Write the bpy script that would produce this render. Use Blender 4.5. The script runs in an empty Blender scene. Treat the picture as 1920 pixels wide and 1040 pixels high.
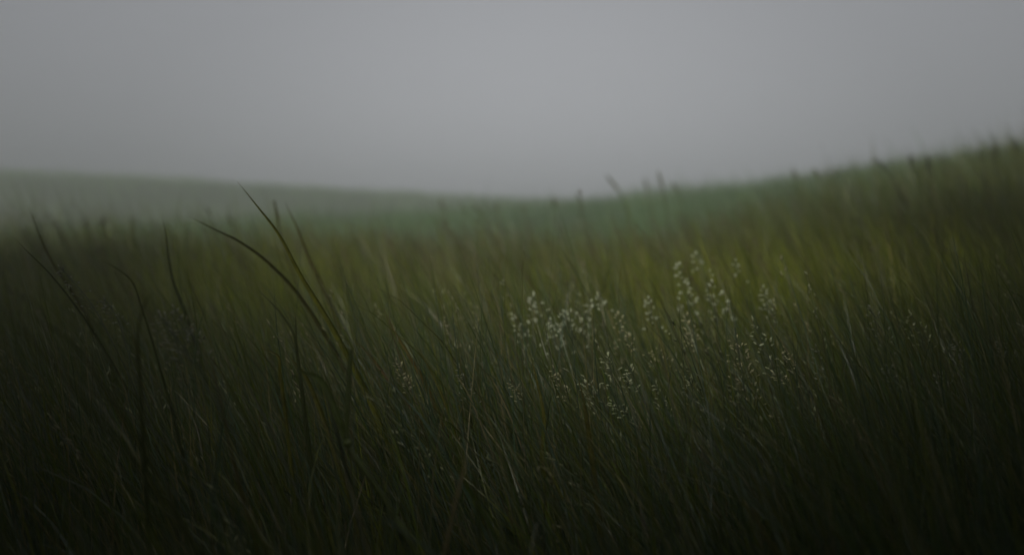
import bpy, math, random
import numpy as np
from mathutils import Vector

# ------------------------------------------------------------------ camera, sky, sun, exposure
SC = bpy.context.scene
COL = SC.collection
CAM_Z = 0.75                    # eye height above the grass slope
F_PX = 1920 * 50 / 36.0         # focal length in photo pixels
cam = bpy.data.cameras.new("camera")
cam.lens, cam.sensor_width = 50, 36
cam.clip_start, cam.clip_end = 0.05, 2000
cam.dof.use_dof = True
cam.dof.focus_distance = 2.1
cam.dof.aperture_fstop = 2.8
cam_ob = bpy.data.objects.new("camera", cam)
cam_ob.location = (0, 0, CAM_Z)
cam_ob.rotation_euler = (math.radians(90), 0, 0)
COL.objects.link(cam_ob)
SC.camera = cam_ob

SUN_ELEV, SUN_AZ = 40.0, 180.0   # high behind the photographer, veiled by the fog
w = bpy.data.worlds.new("World")
SC.world = w
w.use_nodes = True
nt = w.node_tree
nt.nodes.clear()
sky = nt.nodes.new("ShaderNodeTexSky")
sky.sky_type = 'NISHITA'
sky.sun_disc = False
sky.sun_elevation = math.radians(SUN_ELEV)
sky.sun_rotation = math.radians(SUN_AZ)
sky.dust_density = 4.0
hs = nt.nodes.new("ShaderNodeHueSaturation")
hs.inputs['Saturation'].default_value = 0.25
bg = nt.nodes.new("ShaderNodeBackground")
bg.inputs['Strength'].default_value = 0.055
wo = nt.nodes.new("ShaderNodeOutputWorld")
cloud = nt.nodes.new("ShaderNodeMixRGB")      # a deck of cloud in front of most of the clear sky
cloud.inputs['Fac'].default_value = 0.72
cloud_tint = (3.5, 3.5, 3.68)
tc = nt.nodes.new("ShaderNodeTexCoord")
dt = nt.nodes.new("ShaderNodeVectorMath")     # deck brightness shaped by direction: added glow low ahead, dimmed sides and overhead
dt.operation = 'DOT_PRODUCT'
dt.inputs[1].default_value = (0.02, 0.994, -0.10)
deck = nt.nodes.new("ShaderNodeValToRGB")
deck.color_ramp.interpolation = 'B_SPLINE'
for pos, f in ((0.0, .22), (.5, .30), (.8, .42), (.93, .60), (.97, .9), (.985, 1.45), (1.0, 2.8)):
    e = deck.color_ramp.elements[0] if pos == 0 else (deck.color_ramp.elements[-1] if pos == 1 else deck.color_ramp.elements.new(pos))
    e.color = (f / 3, f / 3, f / 3, 1)
half = nt.nodes.new("ShaderNodeMath")
half.operation = 'MULTIPLY_ADD'
half.inputs[1].default_value, half.inputs[2].default_value = .5, .5
nt.links.new(tc.outputs['Generated'], dt.inputs[0])
nt.links.new(dt.outputs['Value'], half.inputs[0])
nt.links.new(half.outputs[0], deck.inputs['Fac'])
glow = nt.nodes.new("ShaderNodeVectorMath")
glow.operation = 'MULTIPLY'
glow.inputs[1].default_value = tuple(3 * c for c in cloud_tint)
nt.links.new(deck.outputs[0], glow.inputs[0])
nt.links.new(glow.outputs[0], cloud.inputs['Color2'])
nt.links.new(sky.outputs[0], hs.inputs['Color'])
nt.links.new(hs.outputs[0], cloud.inputs['Color1'])
nt.links.new(cloud.outputs[0], bg.inputs['Color'])
nt.links.new(bg.outputs[0], wo.inputs['Surface'])

sun = bpy.data.lights.new("sun", 'SUN')
sun.energy = 1.5
sun.angle = math.radians(10)
sun.color = (1.0, 0.96, 0.9)
sun_ob = bpy.data.objects.new("sun", sun)
sun_ob.rotation_euler = (math.radians(-(90 - SUN_ELEV)), 0, math.radians(-SUN_AZ))
sun_ob.location = (0, 0, 30)
COL.objects.link(sun_ob)

SC.view_settings.view_transform = 'Standard'
SC.view_settings.look = 'None'
SC.view_settings.exposure = 0.85
SC.view_settings.gamma = 1
cy = SC.cycles
cy.use_denoising = True
cy.denoising_prefilter = 'ACCURATE'
try:
    cy.denoiser = 'OPENIMAGEDENOISE'
except Exception:
    pass
cy.max_bounces = 8
cy.diffuse_bounces = 3
cy.transmission_bounces = 4
cy.volume_bounces = 3
cy.sample_clamp_indirect = 4
HAZE_DENSITY = 0.016

rng = np.random.default_rng(11)
random.seed(5)


# ------------------------------------------------------------------ helpers
def at(px, py, y):
    """A point of the photo at a depth of y metres, in metres."""
    return np.array([(px - 960) / F_PX * y, y, CAM_Z + (520 - py) / F_PX * y])


def tag(o, label=None, cat=None, group=None, kind=None):
    for k, v in (('label', label), ('category', cat), ('group', group), ('kind', kind)):
        if v:
            o[k] = v
    return o


def mesh_from(name, verts, faces, mats, tint=None, smooth=True, loc=None, parent=None, mat_idx=None):
    """verts (n,3) array, faces list of (k,m) index arrays; links ONE mesh object."""
    me = bpy.data.meshes.new(name)
    verts = np.asarray(verts, dtype=np.float32)
    me.vertices.add(len(verts))
    me.vertices.foreach_set("co", verts.ravel())
    loops, starts, n = [], [], 0
    for f in faces:
        f = np.asarray(f, dtype=np.int32)
        if not len(f):
            continue
        m = f.shape[1]
        loops.append(f.ravel())
        starts.append(n + np.arange(len(f)) * m)
        n += f.size
    loops = np.concatenate(loops)
    starts = np.concatenate(starts).astype(np.int32)
    me.loops.add(len(loops))
    me.loops.foreach_set("vertex_index", loops)
    me.polygons.add(len(starts))
    me.polygons.foreach_set("loop_start", starts)
    if smooth:
        me.polygons.foreach_set("use_smooth", np.ones(len(starts), dtype=bool))
    if mat_idx is not None:
        me.polygons.foreach_set("material_index", np.asarray(mat_idx, dtype=np.int32))
    if tint is not None:
        a = me.attributes.new("tint", 'FLOAT_COLOR', 'POINT')
        t4 = np.ones((len(verts), 4), dtype=np.float32)
        t4[:, :3] = tint
        a.data.foreach_set("color", t4.ravel())
    me.update(calc_edges=True)
    me.validate()
    for m in (mats if isinstance(mats, (list, tuple)) else [mats]):
        me.materials.append(m)
    o = bpy.data.objects.new(name, me)
    if loc is not None:
        o.location = loc
    if parent is not None:
        o.parent = parent
    COL.objects.link(o)
    return o


def empty(name, loc):
    o = bpy.data.objects.new(name, None)
    o.empty_display_size = 0.05
    o.location = loc
    COL.objects.link(o)
    return o


def plant_material(name, rough=0.5, transl=0.35, tint_attr=True, color=(0.08, 0.09, 0.03), warm=(1.15, 1.2, 0.6), scale=60, spec=0.35):
    m = bpy.data.materials.new(name)
    m.use_nodes = True
    t = m.node_tree
    t.nodes.clear()
    out = t.nodes.new("ShaderNodeOutputMaterial")
    p = t.nodes.new("ShaderNodeBsdfPrincipled")
    p.inputs['Roughness'].default_value = rough
    p.inputs['Specular IOR Level'].default_value = spec
    tr = t.nodes.new("ShaderNodeBsdfTranslucent")
    mx = t.nodes.new("ShaderNodeMixShader")
    mx.inputs[0].default_value = transl
    if tint_attr:
        c = t.nodes.new("ShaderNodeAttribute")
        c.attribute_name = "tint"
        csock = c.outputs['Color']
    else:
        c = t.nodes.new("ShaderNodeRGB")
        c.outputs[0].default_value = (*color, 1)
        csock = c.outputs[0]
    geo = t.nodes.new("ShaderNodeNewGeometry")
    nz = t.nodes.new("ShaderNodeTexNoise")
    nz.inputs['Scale'].default_value = scale
    nz.inputs['Detail'].default_value = 3
    mr = t.nodes.new("ShaderNodeMapRange")
    mr.inputs['From Min'].default_value = 0.3
    mr.inputs['From Max'].default_value = 0.7
    mr.inputs['To Min'].default_value = 0.72
    mr.inputs['To Max'].default_value = 1.28
    mul = t.nodes.new("ShaderNodeVectorMath")
    mul.operation = 'SCALE'
    wv = t.nodes.new("ShaderNodeVectorMath")
    wv.operation = 'MULTIPLY'
    wv.inputs[1].default_value = warm
    L = t.links.new
    L(geo.outputs['Position'], nz.inputs['Vector'])
    L(nz.outputs['Fac'], mr.inputs['Value'])
    L(csock, mul.inputs[0])
    L(mr.outputs[0], mul.inputs['Scale'])
    L(mul.outputs[0], p.inputs['Base Color'])
    L(mul.outputs[0], wv.inputs[0])
    L(wv.outputs[0], tr.inputs['Color'])
    L(p.outputs[0], mx.inputs[1])
    L(tr.outputs[0], mx.inputs[2])
    L(mx.outputs[0], out.inputs['Surface'])
    return m


M_BLADE = plant_material("grass_blades", rough=.38, transl=.32, spec=.5)
M_LEAF = plant_material("broad_leaves", rough=0.45, transl=0.3, scale=90)
M_STEM = plant_material("stems", rough=0.5, transl=0.1)
M_SPIKELET = plant_material("spikelets", rough=0.45, transl=0.4, warm=(1.05, 1.05, 0.9), scale=300)

M_SOIL = bpy.data.materials.new("meadow_soil")
M_SOIL.use_nodes = True
_t = M_SOIL.node_tree
_p = _t.nodes['Principled BSDF']
_p.inputs['Roughness'].default_value = 0.95
_g = _t.nodes.new("ShaderNodeNewGeometry")
_n = _t.nodes.new("ShaderNodeTexNoise")
_n.inputs['Scale'].default_value = 3.0
_n.inputs['Detail'].default_value = 8
_r = _t.nodes.new("ShaderNodeValToRGB")
_r.color_ramp.elements[0].color = (0.022, 0.024, 0.010, 1)
_r.color_ramp.elements[1].color = (0.060, 0.066, 0.024, 1)
_r.color_ramp.elements[0].position, _r.color_ramp.elements[1].position = 0.35, 0.68
_t.links.new(_g.outputs['Position'], _n.inputs['Vector'])
_t.links.new(_n.outputs['Fac'], _r.inputs['Fac'])
_t.links.new(_r.outputs[0], _p.inputs['Base Color'])


# ------------------------------------------------------------------ terrain
def vnoise(x, y, s, seed):
    """Smooth value noise in [-1,1]."""
    x, y = np.asarray(x, float) / s + seed * 17.3, np.asarray(y, float) / s + seed * 9.1
    xi, yi = np.floor(x), np.floor(y)
    fx, fy = x - xi, y - yi
    fx, fy = fx * fx * (3 - 2 * fx), fy * fy * (3 - 2 * fy)

    def h(a, b):
        v = np.sin(a * 127.1 + b * 311.7 + seed * 74.7) * 43758.5453
        return (v - np.floor(v)) * 2 - 1
    return (h(xi, yi) * (1 - fx) + h(xi + 1, yi) * fx) * (1 - fy) + (h(xi, yi + 1) * (1 - fx) + h(xi + 1, yi + 1) * fx) * fy


# crest lines: height of the grass tips above the eye, as metres across -> metres up
R1Y, R2Y, R3Y = 9.0, 30.0, 70.0
R1 = ([-9, -3.24, -1.89, -.88, 0, .81, 1.48, 2.16, 3.17, 4.9, 9], [.42, .33, .29, .22, .18, .22, .36, .58, .77, 1.15, 1.9])
R2 = ([-20, -7.9, -3.3, -1.32, .33, 1.98, 3.63, 5.28, 7.75, 11.9, 22], [.3, .62, .97, 1.05, 1.16, 1.30, 1.44, 1.65, 1.92, 2.5, 3.4])
R3 = ([-60, -24, -14.4, -8.4, -3.9, .6, 3.6, 14, 60], [3.8, 3.55, 3.07, 2.79, 2.48, 2.23, 2.1, 1.9, 1.5])
NEAR_Y = [-4, 0, .6, .9, 1.3, 1.7, 2.13, 3.0, 5.0]
NEAR_Z = [-.60, -.34, -.28, -.235, -.215, -.19, -.15, -.07, .04]


def blade_height(y):
    return np.interp(y, [0, 3, 9, 13, 30, 70], [.42, .44, .42, .38, .36, .36])


def tips(x, y):
    x, y = np.asarray(x, float), np.asarray(y, float)
    r1 = np.interp(x, *R1)
    r2 = np.interp(x * 22 / R2Y, *R2) * R2Y / 22
    r3 = np.interp(x * 40 / R3Y, *R3) * R3Y / 40
    side = np.interp(x / np.maximum(y, .6), [-.6, -.36, 0, .2, .36, .6], [.04, .01, 0, .01, .05, .12]) * np.clip(y / 3, 0, 1)
    near = np.interp(y, NEAR_Y, NEAR_Z) + side
    dip1 = r1 - np.interp(x, [-3, -1, .5, 2], [.25, .16, .06, 0])
    dip2 = np.minimum(r2, r3) - .8
    s = lambda t: t * t * (3 - 2 * t)
    z = near.copy()
    k = s(np.clip((y - 4.0) / (R1Y - 4.0), 0, 1))
    z = np.where(y > 4.0, near * (1 - k) + r1 * k, z)
    k = s(np.clip((y - R1Y) / 3.5, 0, 1))
    z = np.where(y > R1Y, r1 * (1 - k) + dip1 * k, z)
    k = s(np.clip((y - 12.5) / (R2Y - 12.5), 0, 1))
    z = np.where(y > 12.5, dip1 * (1 - k) + r2 * k, z)
    k = s(np.clip((y - R2Y) / 10, 0, 1))
    z = np.where(y > R2Y, r2 * (1 - k) + dip2 * k, z)
    k = s(np.clip((y - 40) / (R3Y - 40), 0, 1))
    z = np.where(y > 40, dip2 * (1 - k) + r3 * k, z)
    k = s(np.clip((y - R3Y) / 30, 0, 1))
    z = np.where(y > R3Y, r3 * (1 - k) + (r3 - 5) * k, z)
    return z + CAM_Z


def ground(x, y):
    return tips(x, y) - blade_height(y) + .02 * vnoise(x, y, .6, 3) + .03 * vnoise(x, y, 2.2, 4)


ys = np.concatenate([np.linspace(-4, 12, 90), np.linspace(12.3, 84, 150), np.geomspace(86, 146, 12)])
us = np.linspace(-1, 1, 181)
X = np.sign(us)[None, :] * np.abs(us)[None, :] ** 1.6 * (8 + np.maximum(ys, 0) * 1.2)[:, None]
Y = np.repeat(ys[:, None], len(us), 1)
Z = ground(X, Y)
nx, ny = len(us), len(ys)
idx = np.arange(nx * ny).reshape(ny, nx)
quads = np.stack([idx[:-1, :-1], idx[:-1, 1:], idx[1:, 1:], idx[1:, :-1]], -1).reshape(-1, 4)
tag(mesh_from("ground", np.stack([X, Y, Z], -1).reshape(-1, 3), [quads], M_SOIL), 'dark earth of the meadow slope and hills under the grass', 'ground', kind='structure')


# ------------------------------------------------------------------ grass masses
PAL = np.array([
    [.070, .112, .020], [.094, .130, .018], [.125, .150, .016], [.056, .100, .052],
    [.068, .112, .078], [.150, .158, .022], [.230, .205, .110], [.115, .095, .040]])
P_NEAR = np.array([.17, .13, .09, .20, .25, .05, .12, .03])


def pick_colors(n, p, x, y):
    p = np.asarray(p)
    c = PAL[rng.choice(len(PAL), n, p=p / p.sum())]
    patch = vnoise(x, y, 1.3, 8)[:, None]
    c = c * (1 + .16 * rng.standard_normal((n, 1))).clip(.55, 1.6)
    c = c * (1 + patch * np.array([[.25, .14, -.1]]))
    # two swathes of yellow-green grass on the slope, and lusher growth on the second hill
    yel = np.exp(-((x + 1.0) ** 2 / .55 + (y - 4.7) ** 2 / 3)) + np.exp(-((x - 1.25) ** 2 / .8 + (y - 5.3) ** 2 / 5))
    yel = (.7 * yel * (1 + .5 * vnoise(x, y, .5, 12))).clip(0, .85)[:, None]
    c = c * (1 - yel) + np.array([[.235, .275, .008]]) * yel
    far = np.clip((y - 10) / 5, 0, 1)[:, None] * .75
    hue = np.where(y[:, None] > 38, np.array([[.150, .250, .085]]), np.array([[.090, .190, .055]]))  # farthest hill paled in the blade colour, in place of thicker fog
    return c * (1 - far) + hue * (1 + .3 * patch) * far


def grass_blades(x, y, h, width, segs, p, lean=(.42, .2), curl=(.35, .38), az_sd=.75, h_under=0.0):
    n = len(x)
    z = ground(x, y) - .01
    az = math.pi + rng.normal(0, az_sd, n)
    le = rng.normal(lean[0], lean[1], n)
    cu = rng.normal(curl[0], curl[1], n)
    t = np.linspace(0, 1, segs + 1)
    ds = (h / segs)[:, None]
    tm = (t[:-1] + t[1:]) / 2
    th = le[:, None] * (.45 + .55 * tm) + cu[:, None] * tm ** 2
    r = np.concatenate([np.zeros((n, 1)), np.cumsum(np.sin(th) * ds, 1)], 1)
    zz = np.concatenate([np.zeros((n, 1)), np.cumsum(np.cos(th) * ds, 1)], 1)
    wob = rng.normal(0, .012, n)[:, None] * np.sin(t * 5 + rng.uniform(0, 6, n)[:, None])
    cx = x[:, None] + np.cos(az)[:, None] * r - np.sin(az)[:, None] * wob
    cyy = y[:, None] + np.sin(az)[:, None] * r + np.cos(az)[:, None] * wob
    cz = z[:, None] + zz
    ph = rng.uniform(0, math.pi, n)
    tw = ph[:, None] + rng.normal(0, .7, n)[:, None] * t
    ww = width[:, None] * (.55 + .9 * t - .1) * (1 - t ** 2.2)
    dx, dy = np.cos(tw) * ww / 2, np.sin(tw) * ww / 2
    A = np.stack([cx - dx, cyy - dy, cz], -1)[:, :-1]
    B = np.stack([cx + dx, cyy + dy, cz], -1)[:, :-1]
    T = np.stack([cx, cyy, cz], -1)[:, -1:]
    V = np.concatenate([np.stack([A, B], 2).reshape(n, -1, 3), T], 1)
    nv = V.shape[1]
    base = (np.arange(n) * nv)[:, None]
    q = []
    for i in range(segs - 1):
        q.append(base + np.array([[2 * i, 2 * i + 1, 2 * i + 3, 2 * i + 2]]))
    q = np.stack(q, 1).reshape(-1, 4)
    tr = base + np.array([[2 * segs - 2, 2 * segs - 1, 2 * segs]])
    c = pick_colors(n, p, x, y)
    tint = np.repeat(c[:, None, :], nv, 1)
    dry = (rng.random(n) < .3)[:, None] * np.concatenate([np.repeat(t[:-1], 2), [1]])[None, :] ** 4
    tint = tint * (1 - dry[..., None] * .6) + np.array([.17, .14, .07]) * dry[..., None] * .6
    return V.reshape(-1, 3), q, tr, tint.reshape(-1, 3)


def scatter(n, y0, y1, half, margin, pw=1.0):
    y = y0 + (y1 - y0) * rng.random(n) ** pw
    x = rng.uniform(-1, 1, n) * (half * np.maximum(y, 0) + margin)
    return x, y


def tufted(n, per, y0, y1, half, margin, pw, spread):
    x, y = scatter(max(1, n // per), y0, y1, half, margin, pw)
    x, y = np.repeat(x, per), np.repeat(y, per)
    return x + rng.normal(0, spread, len(x)), np.maximum(y + rng.normal(0, spread, len(y)), .3)


def grass_object(name, sets, label, cat):
    vs, qs, ts, cs, off = [], [], [], [], 0
    for V, q, tr, c in sets:
        vs.append(V); cs.append(c); qs.append(q + off); ts.append(tr + off)
        off += len(V)
    o = mesh_from(name, np.concatenate(vs), [np.concatenate(qs), np.concatenate(ts)], M_BLADE, tint=np.concatenate(cs))
    return tag(o, label, cat, kind='stuff')


def clump(x, y, s=.22, seed=6):
    return 1 + .22 * vnoise(x, y, s, seed) + .13 * vnoise(x, y, s * 3.4, seed + 1)


# near turf the lens looks into
x1, y1 = tufted(42000, 26, .35, 3.4, .46, .55, .75, .018)
x2, y2 = scatter(20000, .35, 3.4, .46, .55, .75)
x, y = np.concatenate([x1, x2]), np.concatenate([y1, y2])
h = .42 * clump(x, y) * rng.normal(1, .17, len(x)).clip(.5, 1.35)
gap = vnoise(x, y, .17, 31) + .5 * vnoise(x, y, .45, 32) > -.42     # bare little gaps between the tufts
x, y, h = x[gap], y[gap], h[gap]
A1 = grass_blades(x, y, h, rng.normal(.0025, .0009, len(x)).clip(.001, .006), 7, P_NEAR)
x, y = scatter(30000, .35, 3.4, .46, .55, .75)
h = .26 * clump(x, y) * rng.normal(1, .2, len(x)).clip(.5, 1.5)
A2 = grass_blades(x, y, h, rng.normal(.0032, .001, len(x)).clip(.0015, .006), 5, P_NEAR, lean=(.5, .3), az_sd=.9)
x = rng.uniform(-1.15, .1, 300)
y = rng.uniform(1.15, 3.2, 300)
A3 = grass_blades(x, y, .48 * rng.normal(1, .14, len(x)).clip(.6, 1.3), rng.normal(.0065, .0016, len(x)).clip(.004, .011), 9, P_NEAR, lean=(.5, .26), curl=(.7, .6), az_sd=.9)
x = rng.uniform(-.3, 1.3, 130)
y = rng.uniform(1.3, 3.2, 130)
A4 = grass_blades(x, y, .43 * rng.normal(1, .14, len(x)).clip(.6, 1.3), rng.normal(.0058, .0014, len(x)).clip(.0035, .009), 9, P_NEAR, lean=(.42, .26), curl=(.6, .5), az_sd=.9)
main_rng, rng = rng, np.random.default_rng(77)
x = rng.uniform(-.75, 1.1, 420)        # dead straw and pale stems, bent every way
y = rng.uniform(1.75, 2.8, 420)
A5 = grass_blades(x, y, .43 * rng.normal(1, .2, len(x)).clip(.5, 1.3), rng.normal(.0022, .0007, len(x)).clip(.001, .004), 8, [0, 0, 0, 0, .25, .1, .55, .1], lean=(.4, .34), curl=(.4, .6), az_sd=1.2)
rng = main_rng
grass_object("meadow_grass", [A1, A2, A3, A4, A5], 'dense wet meadow grass leaning with the wind close to the lens', 'grass')

# slope up to the first crest
x1, y1 = tufted(45000, 30, 3.3, 12.0, .50, .7, .9, .03)
x2, y2 = scatter(42000, 3.3, 12.0, .50, .7, .9)
x, y = np.concatenate([x1, x2]), np.concatenate([y1, y2])
h = .42 * clump(x, y, .3) * rng.normal(1, .17, len(x)).clip(.5, 1.4) * np.where(rng.random(len(x)) < .05 + .05 * (x > .8), rng.uniform(1.1, 1.42, len(x)), 1) * np.where(rng.random(len(x)) < .015, 1.3, 1) * (1 + .12 * vnoise(x, y, .12, 41))
P_MID = [.18, .26, .28, .05, .05, .14, .08, .02]
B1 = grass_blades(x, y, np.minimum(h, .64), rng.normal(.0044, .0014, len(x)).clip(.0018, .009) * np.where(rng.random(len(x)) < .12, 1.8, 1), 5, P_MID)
# ragged taller tufts along the two crests
x, y = tufted(7000, 22, 5.5, 10.0, .46, .6, 1, .035)
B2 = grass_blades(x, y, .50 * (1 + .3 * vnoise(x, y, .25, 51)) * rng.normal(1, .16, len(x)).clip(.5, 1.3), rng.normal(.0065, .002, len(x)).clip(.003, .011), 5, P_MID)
grass_object("slope_grass", [B1, B2], 'olive meadow grass covering the slope up to the first crest', 'grass')

# the second hill, softened by fog
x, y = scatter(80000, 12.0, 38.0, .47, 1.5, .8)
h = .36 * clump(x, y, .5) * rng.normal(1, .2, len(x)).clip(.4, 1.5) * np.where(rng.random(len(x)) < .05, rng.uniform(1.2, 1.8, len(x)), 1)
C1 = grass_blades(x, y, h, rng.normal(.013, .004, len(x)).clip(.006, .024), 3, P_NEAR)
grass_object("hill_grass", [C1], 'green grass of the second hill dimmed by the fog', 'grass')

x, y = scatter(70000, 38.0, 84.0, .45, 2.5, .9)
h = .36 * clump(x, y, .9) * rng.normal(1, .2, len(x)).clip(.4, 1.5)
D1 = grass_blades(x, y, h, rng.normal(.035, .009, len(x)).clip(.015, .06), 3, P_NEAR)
grass_object("distant_grass", [D1], 'grass on the farthest foggy hill, tinted paler for haze', 'grass')


# ------------------------------------------------------------------ plant building blocks
def smooth_curve(pts, n=8):
    """Catmull-Rom through the points."""
    P = [np.asarray(p, float) for p in pts]
    P = [2 * P[0] - P[1]] + P + [2 * P[-1] - P[-2]]
    out = []
    for i in range(1, len(P) - 2):
        for k in range(n):
            t = k / n
            a, b, c, d = P[i - 1], P[i], P[i + 1], P[i + 2]
            out.append(.5 * (2 * b + (c - a) * t + (2 * a - 5 * b + 4 * c - d) * t * t + (3 * b - 3 * c + d - a) * t ** 3))
    out.append(P[-2])
    return np.array(out)


def rooted(pts):
    """Carry a tip-to-bottom line of points on down to the ground, straightening up as it goes; returns it bottom first."""
    P = [np.asarray(p, float) for p in pts]
    d = P[-1] - P[-2]
    d = d / max(1e-6, np.linalg.norm(d))
    d[2] = min(d[2], -.55)
    p = P[-1].copy()
    for _ in range(60):
        g = float(ground(p[0], p[1]))
        if p[2] <= g:
            break
        d = d * .9 + np.array([0, 0, -1]) * .1
        d /= np.linalg.norm(d)
        p = p + d * min(.07, max(.012, p[2] - g + .01))
        P.append(p.copy())
    return P[::-1]


def tube(pts, radii, sides=5):
    pts = np.asarray(pts, float)
    n = len(pts)
    tan = np.gradient(pts, axis=0)
    tan /= np.linalg.norm(tan, axis=1)[:, None] + 1e-9
    ref = np.array([0.31, .9, .12])
    u = np.cross(tan, ref)
    u /= np.linalg.norm(u, axis=1)[:, None] + 1e-9
    v = np.cross(tan, u)
    a = np.linspace(0, 2 * math.pi, sides, endpoint=False)
    ring = np.cos(a)[None, :, None] * u[:, None] + np.sin(a)[None, :, None] * v[:, None]
    V = (pts[:, None] + ring * np.asarray(radii)[:, None, None]).reshape(-1, 3)
    q = []
    for i in range(n - 1):
        for k in range(sides):
            q.append((i * sides + k, i * sides + (k + 1) % sides, (i + 1) * sides + (k + 1) % sides, (i + 1) * sides + k))
    return V, np.array(q)


class Bag:
    """Collects pieces of one mesh."""
    def __init__(self):
        self.v, self.q, self.t, self.c, self.n = [], [], [], [], 0

    def add(self, V, q, col, tri=None):
        self.v.append(np.asarray(V, float))
        if q is not None and len(q):
            self.q.append(np.asarray(q) + self.n)
        if tri is not None and len(tri):
            self.t.append(np.asarray(tri) + self.n)
        self.c.append(np.broadcast_to(np.asarray(col, float), (len(V), 3)))
        self.n += len(V)

    def build(self, name, mat, parent=None, origin=(0, 0, 0)):
        f = []
        if self.q:
            f.append(np.concatenate(self.q))
        if self.t:
            f.append(np.concatenate(self.t))
        return mesh_from(name, np.concatenate(self.v) - np.asarray(origin), f, mat, tint=np.concatenate(self.c), parent=parent)


def ribbon(pts, width, fold=.25, profile=None, twist=(0, 0), face=0.0):
    """A leaf with a folded midrib along the points (bottom first)."""
    pts = np.asarray(pts, float)
    n = len(pts)
    t = np.linspace(0, 1, n)
    tan = np.gradient(pts, axis=0)
    tan /= np.linalg.norm(tan, axis=1)[:, None] + 1e-9
    view = np.array([math.sin(face), -math.cos(face), .15])
    side = np.cross(tan, view)
    side /= np.linalg.norm(side, axis=1)[:, None] + 1e-9
    nor = np.cross(side, tan)
    a = twist[0] + (twist[1] - twist[0]) * t
    s2 = side * np.cos(a)[:, None] + nor * np.sin(a)[:, None]
    n2 = -side * np.sin(a)[:, None] + nor * np.cos(a)[:, None]
    wd = width * ((.45 + .75 * np.sin(np.clip(t * 1.25 + .1, 0, 1.35) * 1.1)) * (1 - t ** 3.2) if profile is None else profile(t))
    wd = np.maximum(wd, width * .04)
    L = pts - s2 * wd[:, None] / 2 + n2 * wd[:, None] * fold
    R = pts + s2 * wd[:, None] / 2 + n2 * wd[:, None] * fold
    L2 = pts - s2 * wd[:, None] * .24 + n2 * wd[:, None] * fold * .35
    R2_ = pts + s2 * wd[:, None] * .24 + n2 * wd[:, None] * fold * .35
    V = np.stack([L, L2, pts, R2_, R], 1).reshape(-1, 3)
    q = []
    for i in range(n - 1):
        for k in range(4):
            q.append((i * 5 + k, i * 5 + k + 1, i * 5 + k + 6, i * 5 + k + 5))
    return V, np.array(q)


GREEN, YELLOW, OLIVE = (.062, .084, .020), (.125, .128, .020), (.085, .085, .018)
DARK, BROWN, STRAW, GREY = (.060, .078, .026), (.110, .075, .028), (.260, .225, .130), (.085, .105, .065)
PALE, CREAM, DUN = (.68, .71, .48), (.66, .63, .40), (.36, .38, .29)


# ------------------------------------------------------------------ single grass leaves
def grass_leaf(label, pix, d, width, col, name="blade_of_grass", cat="grass blade", twist=(0, 0), fold=.25, dd=0.0, profile=None):
    """One leaf: tip first down its line in the photo, at depth d (dd more at the tip), then down to the ground."""
    k = len(pix)
    pts = [at(px, py, d + dd * (1 - i / max(1, k - 1))) for i, (px, py) in enumerate(pix)]
    line = smooth_curve(rooted(pts), 5)
    line[-1] = pts[0]
    base = line[0].copy()
    V, q = ribbon(line, width, fold, twist=twist, profile=profile)
    c = np.asarray(col, float)
    t = np.repeat(np.linspace(0, 1, len(line)), 5)[:, None]
    tint = c * (1 + .12 * np.sin(t * 9)) * (1 - .3 * t ** 5) + np.array([.05, .035, .012]) * t ** 5
    b = Bag()
    b.add(V, q, tint)
    o = b.build(name, M_LEAF, origin=base)
    o.location = base
    return tag(o, label, cat, 'single grass blades standing clear of the meadow', 'thing')


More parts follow.
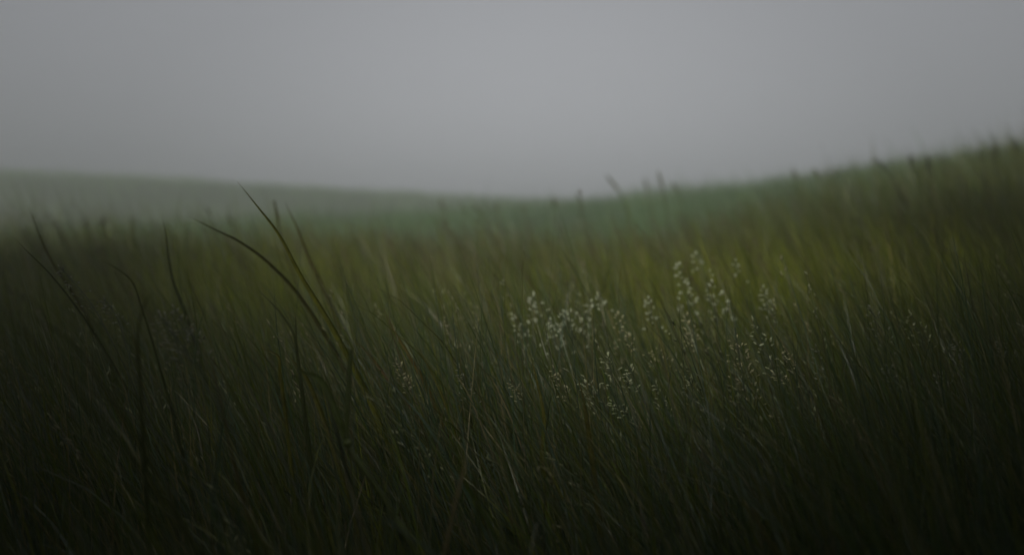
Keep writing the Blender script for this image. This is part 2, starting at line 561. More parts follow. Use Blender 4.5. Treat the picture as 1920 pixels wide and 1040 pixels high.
LEAVES = [
    # label, pixels from tip down, depth, width, colour, options
    ('tallest olive grass blade, its slim tip crossing the skyline of the far hill', [(445, 340), (482, 385), (525, 440), (565, 515), (605, 580), (645, 650)], 2.2, .0125, (.17, .18, .02), dict(twist=(.2, .9))),
    ('tall dark blade just behind the tallest blade, its tip blunt and blurred', [(534, 378), (556, 425), (580, 485), (606, 540)], 3.1, .0135, OLIVE, {}),
    ('olive blade arching almost flat towards the tallest blade from its lower side', [(352, 404), (400, 428), (450, 452), (505, 492), (560, 550), (610, 625)], 2.55, .012, OLIVE, dict(twist=(.5, 1.0))),
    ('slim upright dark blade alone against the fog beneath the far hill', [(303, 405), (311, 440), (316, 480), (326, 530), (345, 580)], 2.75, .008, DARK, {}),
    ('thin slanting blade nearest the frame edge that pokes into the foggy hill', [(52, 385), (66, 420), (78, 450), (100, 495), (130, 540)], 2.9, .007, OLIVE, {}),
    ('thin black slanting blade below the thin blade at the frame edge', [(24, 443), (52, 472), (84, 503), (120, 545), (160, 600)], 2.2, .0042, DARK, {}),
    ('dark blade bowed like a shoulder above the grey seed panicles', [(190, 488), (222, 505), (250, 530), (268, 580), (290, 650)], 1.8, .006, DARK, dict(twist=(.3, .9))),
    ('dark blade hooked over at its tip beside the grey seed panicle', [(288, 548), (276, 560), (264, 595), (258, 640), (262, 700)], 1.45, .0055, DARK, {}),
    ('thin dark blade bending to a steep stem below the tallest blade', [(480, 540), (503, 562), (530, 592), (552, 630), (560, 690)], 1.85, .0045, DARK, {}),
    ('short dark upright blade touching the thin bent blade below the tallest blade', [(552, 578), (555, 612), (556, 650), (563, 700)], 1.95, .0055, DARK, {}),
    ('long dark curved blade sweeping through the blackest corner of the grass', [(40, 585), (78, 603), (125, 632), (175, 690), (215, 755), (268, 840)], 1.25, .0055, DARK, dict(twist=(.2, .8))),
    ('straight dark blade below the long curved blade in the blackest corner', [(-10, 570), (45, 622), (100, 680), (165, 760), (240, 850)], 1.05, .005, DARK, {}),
    ('folded green leaf with a bright yellow kink beside the tall stalk', [(488, 652), (512, 661), (524, 672), (526, 700), (534, 760)], 1.95, .007, YELLOW, dict(twist=(.9, .1))),
    ('folded green leaf with a pale blunt tip under the thin dark bent blade', [(543, 667), (556, 684), (574, 706), (592, 745), (612, 800)], 1.95, .0085, YELLOW, dict(twist=(.8, .2))),
    ('brown dried leaf leaning between the thick stalk and the sheaf of seed', [(664, 636), (690, 662), (722, 703), (752, 740)], 2.35, .0085, BROWN, {}),
    ('yellow brown leaf rising steeply behind the sheaf of seed', [(722, 585), (742, 625), (768, 668), (795, 715), (820, 770)], 2.35, .0085, (.13, .10, .022), {}),
    ('narrow green blade directly beside the sheaf of seed, sharp along its edge', [(778, 640), (805, 690), (828, 740), (850, 800)], 2.15, .0045, YELLOW, {}),
    ('pale thin blade edge crossing dark gap near the middle of the meadow', [(848, 690), (862, 712), (880, 742), (896, 780)], 2.1, .003, STRAW, {}),
    ('green upright clump leaf widening beside the dark gap in the meadow', [(862, 672), (868, 710), (874, 750), (882, 795)], 2.2, .012, GREEN, dict(twist=(0, .6))),
    ('thin pale stalk slanting out of the grass beneath the fluffy white panicles', [(912, 690), (930, 725), (950, 765), (968, 810)], 2.12, .0028, STRAW, {}),
    ('wide green blade running straight down under the fluffy white panicles', [(992, 655), (1008, 720), (1020, 785), (1016, 850), (1020, 900)], 2.0, .0075, YELLOW, {}),
    ('narrow green blade parallel to the wide blade under the white panicles', [(1028, 690), (1042, 745), (1054, 800), (1064, 850)], 2.1, .005, GREEN, {}),
    ('broad blurred olive blade fanning behind the small sharp panicles', [(1082, 700), (1094, 750), (1102, 800), (1110, 860)], 1.85, .009, OLIVE, {}),
    ('straight pale blade reclining low and nearest the lens below the dark gap', [(905, 815), (938, 850), (975, 885), (1012, 920)], 1.5, .004, GREY, {}),
    ('bent yellow leaf hanging in the dark grass below the dark gap', [(868, 838), (874, 850), (872, 875), (862, 915), (850, 965)], 1.4, .0065, STRAW, dict(twist=(.2, .9))),
    ('short blurred leaf tip glinting beside the bent yellow hanging leaf', [(886, 868), (890, 885), (890, 905), (896, 960)], 1.35, .005, GREEN, {}),
    ('thin bright blade standing high near the dark frame edge under the ridge', [(1806, 474), (1814, 520), (1824, 570), (1836, 640)], 2.5, .0032, GREY, {}),
    ('thin grey blade beside the thin bright one under the ridge', [(1800, 530), (1812, 575), (1822, 620), (1834, 680)], 2.4, .003, GREY, {}),
    ('long fine blade bowing across the spikelets under the ridge', [(1732, 528), (1750, 590), (1776, 655), (1800, 705)], 2.2, .003, GREY, {}),
    ('long green blade lying steep between the sharp panicles and the ridge', [(1588, 606), (1615, 660), (1645, 722), (1680, 780)], 2.15, .004, GREEN, {}),
    ('second long green blade close below the steep one under the ridge', [(1572, 625), (1602, 672), (1634, 722), (1665, 775)], 2.25, .006, GREEN, {}),
    ('pale fine stalk low in the shadowy grass beneath the steep green blades', [(1550, 720), (1570, 745), (1590, 775), (1612, 815)], 2.05, .0028, STRAW, {}),
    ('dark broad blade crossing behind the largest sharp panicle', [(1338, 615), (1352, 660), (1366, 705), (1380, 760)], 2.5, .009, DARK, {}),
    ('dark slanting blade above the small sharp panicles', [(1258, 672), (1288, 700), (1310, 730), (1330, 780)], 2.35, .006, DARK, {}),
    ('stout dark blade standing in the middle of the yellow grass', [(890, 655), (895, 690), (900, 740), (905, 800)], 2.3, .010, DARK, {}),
    ('green blade with blurred rounded edges beside the pale folded leaf', [(383, 660), (410, 690), (430, 725), (452, 765)], 1.8, .006, GREEN, {}),
    ('two toned narrow blade parallel to the rounded green blade', [(430, 660), (455, 700), (475, 740), (500, 790)], 1.8, .005, GREY, {}),
    ('straight green blade crossing the pale folded leaf low down', [(586, 690), (604, 720), (618, 760), (632, 810)], 1.7, .005, GREY, {}),
]
for _l, _px, _d, _w, _c, _o in LEAVES:
    grass_leaf(_l, _px, _d, _w, _c, **_o)


# ------------------------------------------------------------------ thick stalk with nodes
def thick_stalk(label, pix, d, rad, col):
    pts = [at(px, py, d) for px, py in pix]
    line = smooth_curve(rooted(pts), 5)
    base = line[0].copy()
    root = empty("grass_stalk", base)
    tag(root, label, 'grass stalk')
    t = np.linspace(0, 1, len(line))
    b = Bag()
    b.add(*tube(line, rad * (1 - .35 * t), 8), col)
    b.build("stem", M_STEM, root, base)
    for k in (int(len(line) * .45), int(len(line) * .72)):
        nb = Bag()
        seg = line[k - 1:k + 2]
        nb.add(*tube(smooth_curve(seg, 3), rad * np.array([.9, 1.2, 1.35, 1.4, 1.35, 1.2, .9]), 8), np.array(col) * 1.15)
        nb.build("node", M_STEM, root, base)
    sb = Bag()
    k = int(len(line) * .72)
    lf = [line[k], line[k] + np.array([-.012, .0, .03]), line[k] + np.array([-.03, .005, .07]), line[k] + np.array([-.06, .0, .085])]
    sb.add(*ribbon(smooth_curve(lf, 5), rad * 2.2), col)
    sb.build("leaf", M_LEAF, root, base)
    return root


thick_stalk('thick blurred green grass stalk rising near the lens, thickest of all', [(658, 655), (655, 700), (652, 760), (650, 815), (660, 850), (690, 890), (720, 935)], 1.65, .0042, (.085, .115, .030))


# ------------------------------------------------------------------ panicles with spikelets
def spikelet_mesh(name, length, wid, col, seed):
    r = random.Random(seed)
    b = Bag()
    rows = [(0, .12), (.14, .75), (.34, 1.0), (.58, .8), (.8, .42), (1.0, .05)]
    for k, (off, tilt, sc) in enumerate(((0, 0, 1.0), (.18, .20, .8), (.32, -.20, .72))):
        pts = np.array([[math.sin(tilt) * length * sc * a, .0006 * k, length * (off + sc * .82 * a)] for a, _ in rows])
        rad = np.array([rr for _, rr in rows]) * wid * .5 * (.9 if k else 1)
        V, q = tube(pts, rad, 6)
        V[:, 1] *= .6
        shade = 1 + .12 * (k - 1) + r.uniform(-.05, .05)
        b.add(V, q, np.array(col) * shade)
    return b


SPK = {}
for kind, (L_, W_, c_) in {'pale': (.0088, .0034, PALE), 'cream': (.0082, .0032, CREAM), 'dun': (.0075, .003, DUN), 'round': (.0080, .0050, (.70, .75, .56))}.items():
    SPK[kind] = spikelet_mesh('spikelet', L_, W_, c_, len(SPK))
SPK_MESH = {}


def spikelet(kind, parent, loc, axis, scale):
    if kind not in SPK_MESH:
        o = SPK[kind].build("spikelet", M_SPIKELET)
        SPK_MESH[kind] = o.data
    else:
        o = bpy.data.objects.new("spikelet", SPK_MESH[kind])
        COL.objects.link(o)
    o.parent = parent
    o.location = loc
    o.rotation_mode = 'QUATERNION'
    o.rotation_quaternion = Vector(axis).to_track_quat('Z', 'Y')
    o.scale = (scale,) * 3
    return o


def panicle(label, pix, d, n, spread, kind='pale', scale=1.0, stem_col=GREY, seed=0, rad=.0009):
    """pix: head tip, head foot, then optional stem points. spread: half width of the head in photo pixels."""
    r = random.Random(seed * 31 + 7)
    pts = [at(px, py, d) for px, py in pix]
    line = smooth_curve(rooted(pts), 6)
    base = line[0].copy()
    root = empty("flowering_grass", base)
    tag(root, label, 'flowering grass', 'flowering grasses with pale spikelets', 'thing')
    b = Bag()
    t = np.linspace(0, 1, len(line))
    b.add(*tube(line, rad * (1.25 - .7 * t), 5), stem_col)
    b.build("stem", M_STEM, root, base)
    tip = pts[0]
    foot = line[int(np.argmin(np.abs(np.linalg.norm(line - tip, axis=1) - 1.4 * np.linalg.norm(tip - pts[1]))))]
    ax = tip - foot
    hl = np.linalg.norm(ax)
    axn = ax / hl
    sp = spread / F_PX * d
    hb = Bag()
    ends = []
    for i in range(n):
        f = (i + .5) / n
        p0 = foot + ax * (f ** .9) * .97
        reach = sp * (1.05 - .8 * f) * r.uniform(.45, 1.15)
        a = i * 2.4 + r.uniform(-.5, .5)
        side = np.array([math.cos(a), .7 * math.sin(a), 0])
        up = axn * r.uniform(.35, .95) + np.array([0, 0, r.uniform(-.35, .25)])
        dirn = side * .9 + up * .8
        dirn /= np.linalg.norm(dirn)
        p1 = p0 + dirn * reach * .6
        p2 = p0 + dirn * reach + np.array([-.0015, 0, -.0018 - .12 * reach])
        hb.add(*tube(smooth_curve([p0, p1, p2], 3), np.linspace(.00038, .00018, 7), 3), stem_col)
        e = p2 - p1
        ends.append((p2, e / (np.linalg.norm(e) + 1e-9)))
        if r.random() < .35:
            p3 = p1 + (dirn * .5 + np.array([r.uniform(-.6, .6), r.uniform(-.4, .4), r.uniform(-.1, .6)])) * reach * .4
            hb.add(*tube([p1, p3], [.0003, .0002], 3), stem_col)
            e = p3 - p1
            ends.append((p3, e / (np.linalg.norm(e) + 1e-9)))
    ends.append((tip, axn))
    head = hb.build("seed_head", M_STEM, root, base)
    for p, e in ends:
        e = e + axn * .5 + np.array([r.uniform(-.45, .45), r.uniform(-.45, .45), r.uniform(-.35, .3)])
        spikelet(kind, head, p - base, e, scale * r.uniform(.75, 1.15))
    return root


PANICLES = [
    ('sharp pale panicle with upright spikelets, tallest of the crisp low cluster', [(1140, 668), (1152, 722), (1162, 780), (1180, 850)], 2.10, 9, 24, 'pale', 1.05),
    ('crisp open panicle below the tallest sharp panicle, its spikelets splayed wide', [(1098, 716), (1128, 752), (1150, 790), (1175, 835)], 2.10, 11, 30, 'pale', .95),
    ('crisp small panicle with tight spikelets beside the tallest sharp panicle', [(1184, 690), (1178, 724), (1190, 770), (1205, 830)], 2.10, 6, 12, 'pale', 1.0),
    ('crisp low panicle drooping sideways under the splayed open panicle', [(1148, 752), (1176, 774), (1190, 800), (1210, 850)], 2.08, 7, 12, 'pale', .95),
    ('crisp slender panicle at the outer edge of the sharp cluster', [(1038, 690), (1062, 742), (1080, 790), (1105, 860)], 2.14, 9, 16, 'cream', .85),
    ('thin panicle among green blades below the fluffy white panicles', [(958, 714), (984, 745), (1000, 790), (1020, 850)], 2.14, 8, 14, 'cream', .75),
    ('largest crisp panicle, a dense cone of cream spikelets on one steep stem', [(1382, 634), (1396, 735), (1404, 790), (1425, 860)], 2.12, 24, 36, 'cream', .92),
    ('crisp panicle with arched pale tip rising beside the largest panicle', [(1412, 602), (1446, 680), (1460, 730), (1480, 800)], 2.2, 10, 22, 'pale', 1.1),
    ('small crisp panicle with nodding tip outside the arched panicle', [(1452, 700), (1482, 712), (1494, 745), (1510, 800)], 2.12, 5, 16, 'cream', 1.0),
    ('thin nodding stalk with few spikelets beyond the arched panicle', [(1470, 652), (1496, 690), (1504, 740), (1520, 800)], 2.15, 5, 10, 'cream', .8),
    ('brownish blurred panicle just behind the tallest sharp panicle', [(1232, 655), (1250, 700), (1262, 750), (1280, 820)], 2.45, 14, 32, 'cream', .8),
    ('thin tan panicle curving above the tallest sharp panicle', [(1176, 626), (1194, 655), (1204, 700), (1220, 780)], 2.4, 5, 8, 'cream', .8),
    ('tan nodding panicle above the brownish blurred panicle', [(1288, 622), (1300, 648), (1308, 690), (1320, 760)], 2.5, 5, 9, 'cream', .9),
    ('sheaf shaped panicle with sharp spikelets beside the brown dried leaf', [(744, 676), (770, 720), (790, 765), (820, 840)], 2.12, 12, 14, 'cream', .85),
    ('fluffy white panicle topmost of the blurred middle group', [(1000, 552), (1016, 604), (1022, 650), (1040, 740)], 2.85, 10, 24, 'round', 1.25),
    ('fluffy white panicle at the near end of the blurred middle group', [(962, 592), (996, 640), (1010, 690), (1030, 760)], 2.8, 10, 16, 'round', 1.1),
    ('fluffy rounded panicle, densest of the blurred middle group', [(1062, 588), (1072, 634), (1078, 680), (1095, 760)], 2.8, 16, 36, 'round', 1.1),
    ('fluffy thin panicle between the densest and the hooked panicle', [(1108, 568), (1094, 612), (1096, 670), (1110, 740)], 2.85, 6, 12, 'round', 1.2),
    ('hooked blurred panicle, farthest out of the blurred middle group', [(1122, 552), (1138, 574), (1136, 620), (1140, 700)], 2.9, 5, 8, 'round', 1.2),
    ('tallest blurred white panicle in front of the yellow slope', [(1274, 497), (1290, 572), (1302, 630), (1330, 720)], 3.0, 9, 16, 'round', 1.35),
    ('single faint blurred panicle above the tallest white one', [(1306, 478), (1316, 510), (1324, 580), (1345, 680)], 3.3, 4, 14, 'round', 1.3),
    ('blurred white panicle crowded at its top, over the largest crisp panicle', [(1336, 530), (1356, 585), (1372, 640), (1395, 720)], 2.95, 11, 24, 'round', 1.3),
    ('lone blurred stalk with one nodding white tip on the yellow slope', [(1380, 490), (1393, 520), (1400, 570), (1415, 660)], 3.1, 3, 8, 'round', 1.2),
    ('dim tan panicle among olive grass, beside the stout dark blade', [(834, 598), (858, 640), (868, 690), (885, 760)], 2.8, 9, 18, 'cream', 1.0),
    ('dim tan panicle leaning closest to the stout dark blade', [(895, 580), (908, 640), (915, 690), (930, 760)], 2.9, 8, 8, 'cream', 1.0),
    ('grey blurred panicle, heaviest among the dark grass', [(300, 590), (350, 660), (385, 720), (425, 790)], 1.72, 22, 36, 'dun', .95),
    ('smaller grey panicle peeping out over the heaviest grey one', [(326, 578), (362, 630), (390, 690), (430, 760)], 1.75, 10, 20, 'dun', .95),
    ('grey drooping panicle in the shadow beside the bowed dark blade', [(112, 500), (165, 560), (200, 620), (240, 700)], 2.0, 12, 22, 'dun', .9),
    ('faint grey panicle lower in the shadow by the bowed dark blade', [(196, 560), (222, 600), (240, 660), (270, 740)], 1.9, 8, 16, 'dun', .8),
    ('faint grey panicle near the ridge with spikelets strung along one side', [(1632, 578), (1662, 640), (1680, 700), (1705, 770)], 2.35, 10, 24, 'dun', 1.0),
    ('grey panicle with a few rounded pale spikelets under the ridge', [(1706, 588), (1730, 640), (1745, 690), (1765, 770)], 2.3, 10, 22, 'pale', .85),
    ('small grey panicle at the foot of the ridge in deep shade', [(1664, 686), (1690, 722), (1704, 760), (1725, 830)], 2.1, 9, 20, 'dun', 1.0),
    ('grey panicle lowest in the deep shade under the ridge', [(1760, 700), (1780, 730), (1792, 770), (1810, 830)], 2.1, 8, 16, 'dun', 1.0),
    ('short grey panicle between long fine blades in the shade', [(1790, 640), (1806, 670), (1814, 710), (1830, 790)], 2.15, 6, 12, 'dun', 1.0),
    ('grey panicle nearest the dark frame edge under the ridge', [(1874, 636), (1890, 665), (1900, 710), (1915, 790)], 2.2, 8, 14, 'dun', 1.0),
    ('tiny pale panicle alone over the dark shaded grass', [(1466, 772), (1474, 790), (1482, 820), (1500, 870)], 2.05, 4, 8, 'dun', .7),
    ('pale straw panicle at the bottom edge of the crisp cluster', [(1322, 764), (1345, 800), (1352, 830), (1370, 890)], 2.05, 9, 18, 'dun', .75),
    ('fluffy white panicle low between the topmost one and the crisp cluster', [(1032, 600), (1044, 650), (1056, 700), (1080, 780)], 2.7, 10, 20, 'round', 1.0),
    ('pale panicle just under the hooked panicle, half lost in olive grass', [(1160, 590), (1176, 640), (1186, 690), (1205, 770)], 2.65, 9, 18, 'cream', 1.0),
    ('pale panicle between the hooked one and the tallest blurred white one', [(1216, 560), (1228, 610), (1240, 670), (1260, 760)], 2.8, 8, 18, 'round', 1.1),
    ('pale panicle close under the tallest blurred white one', [(1290, 590), (1304, 640), (1316, 690), (1335, 770)], 2.6, 9, 16, 'cream', 1.0),
    ('blurred white panicle past the lone nodding stalk on the yellow slope', [(1432, 540), (1446, 590), (1456, 650), (1475, 740)], 2.9, 9, 16, 'round', 1.1),
    ('thin crisp panicle in the gap between the tallest sharp and the largest panicle', [(1290, 700), (1304, 746), (1314, 790), (1335, 850)], 2.12, 9, 15, 'pale', .85),
    ('crisp upright panicle with few spikelets below the brownish blurred panicle', [(1232, 716), (1244, 760), (1254, 800), (1275, 860)], 2.1, 8, 14, 'pale', .85),
    ('grey green panicle among sharp blades under the dim tan panicles', [(862, 690), (880, 738), (894, 785), (915, 850)], 2.14, 9, 14, 'dun', .85),
    ('crisp panicle with sparse side branches, below the nodding stalks', [(1530, 650), (1548, 704), (1560, 750), (1580, 820)], 2.2, 8, 16, 'dun', 1.0),
]
for _i, (_l, _px, _d, _n, _s, _k, _sc) in enumerate(PANICLES):
    panicle(_l, _px, _d, int(_n * 1.6 + 1), _s * 1.2, _k, _sc * .98, seed=_i, stem_col=GREY if _k != 'cream' else (.13, .13, .06))


# ------------------------------------------------------------------ seed stalks that stand out on the crests
def seed_stalk(label, pix, d, head_w, col=(.070, .062, .030), seed=0):
    r = random.Random(seed * 13 + 3)
    pts = [at(px, py, d) for px, py in pix]
    line = smooth_curve(rooted(pts), 5)
    base = line[0].copy()
    root = empty("seed_stalk", base)
    tag(root, label, 'seed stalk', 'tall seed stalks standing out above the grass', 'thing')
    b = Bag()
    t = np.linspace(0, 1, len(line))
    b.add(*tube(line, .0040 * (1.1 - .45 * t), 5), OLIVE)
    b.build("stem", M_STEM, root, base)
    tip, foot = pts[0], pts[1]
    hw = min(head_w, 17) / F_PX * d / 2 * .25
    hb = Bag()
    hline = smooth_curve([foot, (foot + tip) / 2 + np.array([.004, 0, 0]), tip], 6)
    ht = np.linspace(0, 1, len(hline))
    hb.add(*tube(hline, hw * (.35 + .55 * np.sin(np.clip(ht * 1.1 + .12, 0, 1) * math.pi)) * (1 - .5 * ht ** 4), 7), col)
    ax = (tip - foot)
    for i in range(70):                      # rough little florets along the spike
        f = r.random()
        p = foot + ax * f
        a = r.uniform(0, 6.28)
        w_ = hw * (.5 + .9 * math.sin(math.pi * min(1, f * .95 + .05))) * r.uniform(.7, 2.2)
        e = p + np.array([math.cos(a) * w_, math.sin(a) * w_, 0]) + ax / np.linalg.norm(ax) * hw * r.uniform(.6, 1.8)
        hb.add(*tube([p, (p * .45 + e * .55), e], [hw * .16, hw * .26, hw * .03], 4), np.array(col) * r.uniform(.75, 1.35))
    hb.build("seed_head", M_STEM, root, base)
    if r.random() < .7:
        lb = Bag()
        k = int(len(line) * .55)
        p = line[k]
        s = 1 if r.random() < .4 else -1
        lb.add(*ribbon(smooth_curve([p, p + np.array([.03 * s, 0, .07]), p + np.array([.075 * s, 0, .12]), p + np.array([.13 * s, 0, .12])], 4), .007), OLIVE)
        lb.build("leaf", M_LEAF, root, base)
    return root


STALKS = [
    ('blurred seed stalk leaning in the saddle where the hills meet the sky', [(1138, 330), (1160, 358), (1176, 395), (1190, 440)], 7.2, 17),
    ('darkest upright seed stalk breaking the skyline beside the saddle', [(1234, 322), (1242, 352), (1250, 400), (1256, 460)], 6.6, 15),
    ('small faint seed stalk touching the darkest upright one', [(1208, 335), (1214, 356), (1222, 400), (1230, 450)], 8.2, 13),
    ('faint seed stalk leaning away beside the darkest upright one', [(1262, 344), (1274, 362), (1284, 400), (1290, 440)], 8.4, 15),
    ('upright seed stalk just below the lowest point of the skyline', [(1038, 370), (1042, 392), (1046, 420), (1050, 470)], 7.8, 15),
    ('short seed stalk nearest the lowest point of the skyline', [(1084, 362), (1088, 382), (1092, 420), (1098, 470)], 8.6, 14),
    ('leaning seed stalk before the second hill, thicker than its neighbour', [(888, 384), (902, 402), (914, 424), (928, 470)], 7.4, 17),
    ('upright seed stalk paired with the leaning one before the second hill', [(930, 380), (933, 402), (938, 440), (944, 480)], 7.8, 14),
    ('faint seed stalk farthest along the top of the second hill', [(826, 376), (834, 398), (842, 430), (850, 480)], 8.8, 20),
    ('slim seed stalk rising between second hill pair and the saddle', [(980, 386), (986, 406), (992, 440), (1000, 480)], 8.4, 14),
    ('hooked seed stalk curling over in the haze beside the two tall blades', [(664, 450), (652, 466), (645, 490), (648, 540)], 5.2, 12),
    ('brown seed stalk in the haze next to the hooked one', [(734, 450), (740, 472), (748, 510), (758, 560)], 5.6, 14),
    ('brown leaning seed stalk in front of the green second hill', [(826, 470), (838, 490), (850, 520), (862, 570)], 5.0, 14),
    ('dark headed seed stalk, its knob blacker than all around it', [(866, 484), (869, 503), (876, 540), (888, 590)], 4.6, 15),
    ('upright brown seed stalk halfway up the meadow under the saddle', [(934, 446), (937, 470), (942, 510), (950, 560)], 5.6, 10),
    ('upright thin seed stalk beneath the lowest point of the skyline', [(1040, 462), (1042, 486), (1046, 530), (1052, 580)], 5.4, 10),
    ('tan seed stalk slanting above the fluffy middle panicles', [(1082, 480), (1100, 510), (1114, 545), (1130, 590)], 4.4, 15),
    ('pale straw stalk slanting over the hooked panicle', [(1062, 528), (1070, 552), (1080, 590), (1092, 640)], 3.7, 7),
    ('pale straw stalk above and beyond the hooked panicle', [(1150, 526), (1162, 556), (1176, 600), (1190, 650)], 3.7, 7),
    ('leaning seed stalk with heavy head on the rising ridge', [(1638, 296), (1668, 326), (1690, 360), (1706, 410)], 6.2, 17),
    ('tall upright seed stalk, darkest on the rising ridge', [(1738, 290), (1742, 322), (1748, 370), (1754, 430)], 5.8, 16),
    ('seed stalk between heavy leaning one and the tall dark one on the ridge', [(1706, 290), (1712, 312), (1720, 350), (1730, 400)], 7.0, 18),
    ('stubby seed stalk just past the tall dark one on the ridge', [(1764, 292), (1768, 308), (1774, 340), (1782, 400)], 7.4, 15),
    ('stubby seed stalk lower down on the ridge near its bare dip', [(1528, 318), (1534, 336), (1540, 370), (1550, 420)], 8.0, 18),
    ('round topped seed stalk on the ridge above its bare dip', [(1486, 318), (1494, 340), (1502, 380), (1512, 430)], 8.2, 34),
    ('seed stalk high on the ridge, followed by two more towards its top', [(1838, 282), (1842, 304), (1848, 340), (1856, 400)], 6.6, 18),
    ('middle of three seed stalks near the ridge top', [(1862, 276), (1866, 298), (1872, 340), (1880, 400)], 6.8, 16),
    ('uppermost seed stalk at the ridge top by the frame edge', [(1902, 262), (1906, 288), (1910, 330), (1918, 390)], 6.4, 20),
    ('small seed stalk tipped with a dark knob under the foggy hill', [(386, 388), (393, 402), (402, 430), (414, 480)], 5.8, 11),
    ('faint forked looking seed stalk under the foggy hill', [(428, 404), (438, 424), (448, 460), (460, 510)], 6.4, 18),
    ('faint upright seed stalk low under the far end of the foggy hill', [(192, 404), (194, 428), (198, 470), (206, 520)], 5.6, 12),
    ('fainter seed stalk beside the faint upright one under the foggy hill', [(246, 408), (250, 430), (256, 470), (264, 520)], 6.2, 12),
    ('dark seed stalk hidden close behind the two tall blades', [(514, 376), (524, 430), (534, 470), (560, 540)], 3.6, 10),
]
for _i, (_l, _px, _d, _hw) in enumerate(STALKS):
    seed_stalk(_l, _px, _d, _hw, seed=_i, col=(.19, .16, .09) if 'tan' in _l or 'straw' in _l else ((.115, .088, .046) if 'brown' in _l else (.130, .140, .060)))


# ------------------------------------------------------------------ flowering stems nobody could count, through the slope
def flowering_mass(n, y0, y1, hmul, name, label, spk=10):
    x, y = scatter(n, y0, y1, .48, .5, .9)
    b = Bag()
    keep = np.where(rng.random(len(x)) * 1.6 - .45 < np.exp(-(x / 1.7) ** 4) * 1.0 - .3 + .4 * vnoise(x, y, .9, 21))[0]
    for i in keep:
        g = float(ground(x[i], y[i]))
        hh = hmul * random.gauss(1, .12)
        ln, bow = random.gauss(.42, .12), random.gauss(.35, .2)
        pts = []
        p = np.array([x[i], y[i], g])
        dv = random.gauss(0, .25)
        for k in range(6):
            a = ln * .7 + bow * (k / 5) ** 2
            pts.append(p.copy())
            p = p + np.array([-math.sin(a), dv * math.sin(a), math.cos(a)]) * hh / 5
        col = random.choice([(.40, .42, .26), (.22, .25, .13), (.34, .33, .2)] if y1 < 5 else [(.15, .12, .06), (.20, .17, .10), (.11, .10, .04), (.17, .125, .075)])
        b.add(*tube(pts, [.0011, .001, .0009, .0008, .0007, .0005], 3), np.array(col) * np.array([.8, .85, .75]))
        tip, foot = pts[-1], pts[-2] * .55 + pts[-3] * .45
        ax = tip - foot
        wd = random.uniform(.006, .020)
        for k in range(spk):
            f = random.random()
            c = foot + ax * f + np.array([random.gauss(0, wd), random.gauss(0, wd), random.gauss(0, .006)]) * (1.1 - .8 * f)
            e = (ax / np.linalg.norm(ax) + np.array([random.gauss(0, .4), random.gauss(0, .4), random.gauss(0, .3)])) * .0055
            s = np.cross(e, [.3, 1, .2])
            s = s / np.linalg.norm(s) * .0018
            s2 = np.cross(e, s)
            s2 = s2 / np.linalg.norm(s2) * .0013
            V = np.array([c - e, c + s, c + s2, c - s, c - s2, c + e])
            b.add(V, None, np.array(col) * random.uniform(.8, 1.5), tri=[(0, 2, 1), (0, 3, 2), (0, 4, 3), (0, 1, 4), (5, 1, 2), (5, 2, 3), (5, 3, 4), (5, 4, 1)])
    o = b.build(name, M_SPIKELET)
    return tag(o, label, 'grass', kind='stuff')


flowering_mass(3600, 3.3, 10.5, .53, "flowering_grass_field", 'hazy tan veil of flowering grass along the first crest')
rng.random(720)
main_rng, rng = rng, np.random.default_rng(78)
flowering_mass(420, 1.7, 3.3, .45, "fine_flowering_grass", 'thin flowering stems mingled through the nearest grass', 12)

rng = main_rng

# ------------------------------------------------------------------ unseen bushes added behind and beside the camera to shade the near grass
M_BARK = plant_material("bark", rough=.9, transl=0.0, scale=40)
M_ADDED_BUSH = plant_material("added_bush_leaves", rough=.5, transl=.2)


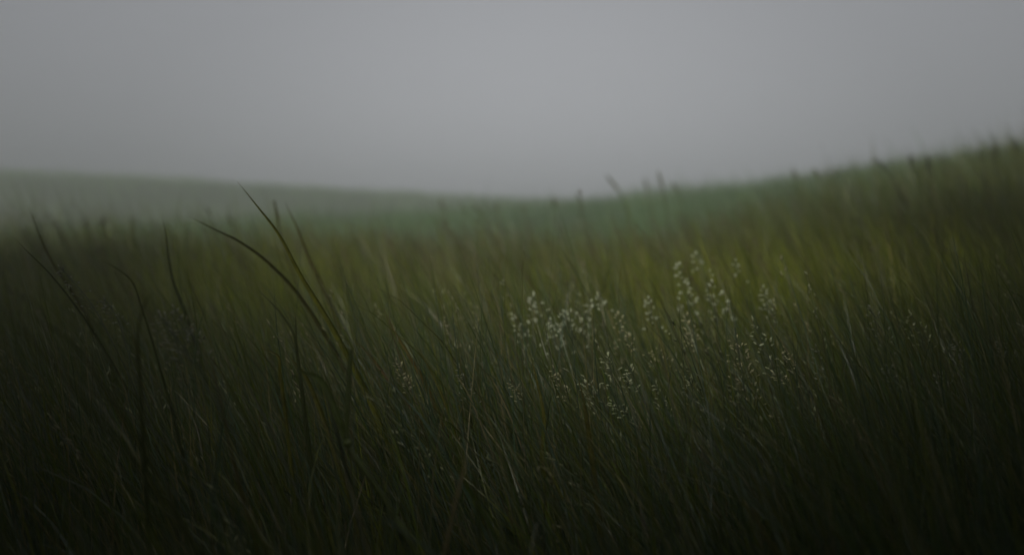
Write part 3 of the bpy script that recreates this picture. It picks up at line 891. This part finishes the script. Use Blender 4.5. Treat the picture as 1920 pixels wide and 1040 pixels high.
def added_shade_bush():
    root = empty("added_shade_bush", (0, 0, 0))
    b = Bag()
    for k in range(7):
        a = k * .9
        top = np.array([math.cos(a) * .9, math.sin(a) * .7, 2.4 + .5 * math.sin(k * 2.2)])
        b.add(*tube(smooth_curve([(math.cos(a) * .08, math.sin(a) * .08, -.1), top * np.array([.3, .3, .4]), top], 4), np.linspace(.06, .012, 9), 6), (.07, .055, .04))
    b.build("trunk", M_BARK, root)
    n, nc = 17000, 36
    cc = rng.normal(0, 1, (nc, 3)).clip(-1.6, 1.6) * [.55, .42, .8] + [0, 0, 2.0]
    cc[:, 2] = cc[:, 2].clip(.4, 3.6)
    P = cc[rng.integers(0, nc, n)] + rng.normal(0, .24, (n, 3)).clip(-.5, .5)
    d1, d2 = rng.normal(0, 1, (2, n, 3))
    d1 /= np.linalg.norm(d1, axis=1)[:, None]
    d2 = np.cross(d1, d2)
    d2 /= np.linalg.norm(d2, axis=1)[:, None]
    L_ = rng.uniform(.035, .06, n)[:, None]
    V = np.stack([P - d1 * L_, P + d2 * L_ * .5, P + d1 * L_, P - d2 * L_ * .5], 1).reshape(-1, 3)
    c = np.repeat(np.array([[.045, .062, .022]]) * rng.uniform(.6, 1.5, (n, 1)), 4, 0)
    b = Bag()
    b.add(V, np.arange(n * 4).reshape(n, 4), c)
    b.build("crown", M_ADDED_BUSH, root)
    return root


ADDED_BUSHES = [(-4.0, 3.0, 1.1), (-3.4, 1.7, 1.5), (-3.1, .3, 1.8), (-2.8, -1.2, 1.9), (-2.1, -2.5, 1.85), (-1.6, -3.2, 1.4), (-.5, -3.7, .78),
          (.95, -3.6, .74), (2.0, -2.9, 1.5), (2.6, -2.2, 1.8), (2.9, -1.0, 1.9), (3.2, .4, 1.75), (3.6, 1.8, 1.45), (4.3, 3.2, 1.05)]
bush = added_shade_bush()
for k, (bx, by, sc) in enumerate(ADDED_BUSHES):
    if k == 0:
        o = bush
    else:
        o = bush.copy()
        COL.objects.link(o)
        for ch in [c for c in bush.children]:
            c2 = ch.copy()
            c2.parent = o
            COL.objects.link(c2)
    o.location = (bx, by, float(ground(bx, by)))
    o.rotation_euler = (0, 0, k * 1.7)
    o.scale = (sc, sc, sc)
    tag(o, 'unseen bush added out of frame to shade the near grass', 'bush', 'unseen bushes added for shade', 'thing')


# ------------------------------------------------------------------ fog
hx, hy0, hy1, hz0, hz1 = 330.0, -12.0, 150.0, -12.0, 8.8
V = np.array([[a, b_, c] for a in (-hx, hx) for b_ in (hy0, hy1) for c in (hz0, hz1)])
F = np.array([(0, 1, 3, 2), (4, 6, 7, 5), (0, 4, 5, 1), (2, 3, 7, 6), (0, 2, 6, 4), (1, 5, 7, 3)])
M_HAZE = bpy.data.materials.new("fog")
M_HAZE.use_nodes = True
_t = M_HAZE.node_tree
_t.nodes.clear()
_o = _t.nodes.new("ShaderNodeOutputMaterial")
_v = _t.nodes.new("ShaderNodeVolumePrincipled")
_v.inputs['Color'].default_value = (.93, .95, .96, 1)
_v.inputs['Density'].default_value = HAZE_DENSITY
_v.inputs['Anisotropy'].default_value = 0.85
_t.links.new(_v.outputs[0], _o.inputs['Volume'])
tag(mesh_from("haze", V, [F], M_HAZE, smooth=False), 'pale grey fog filling the air above the meadow', 'fog', kind='stuff')
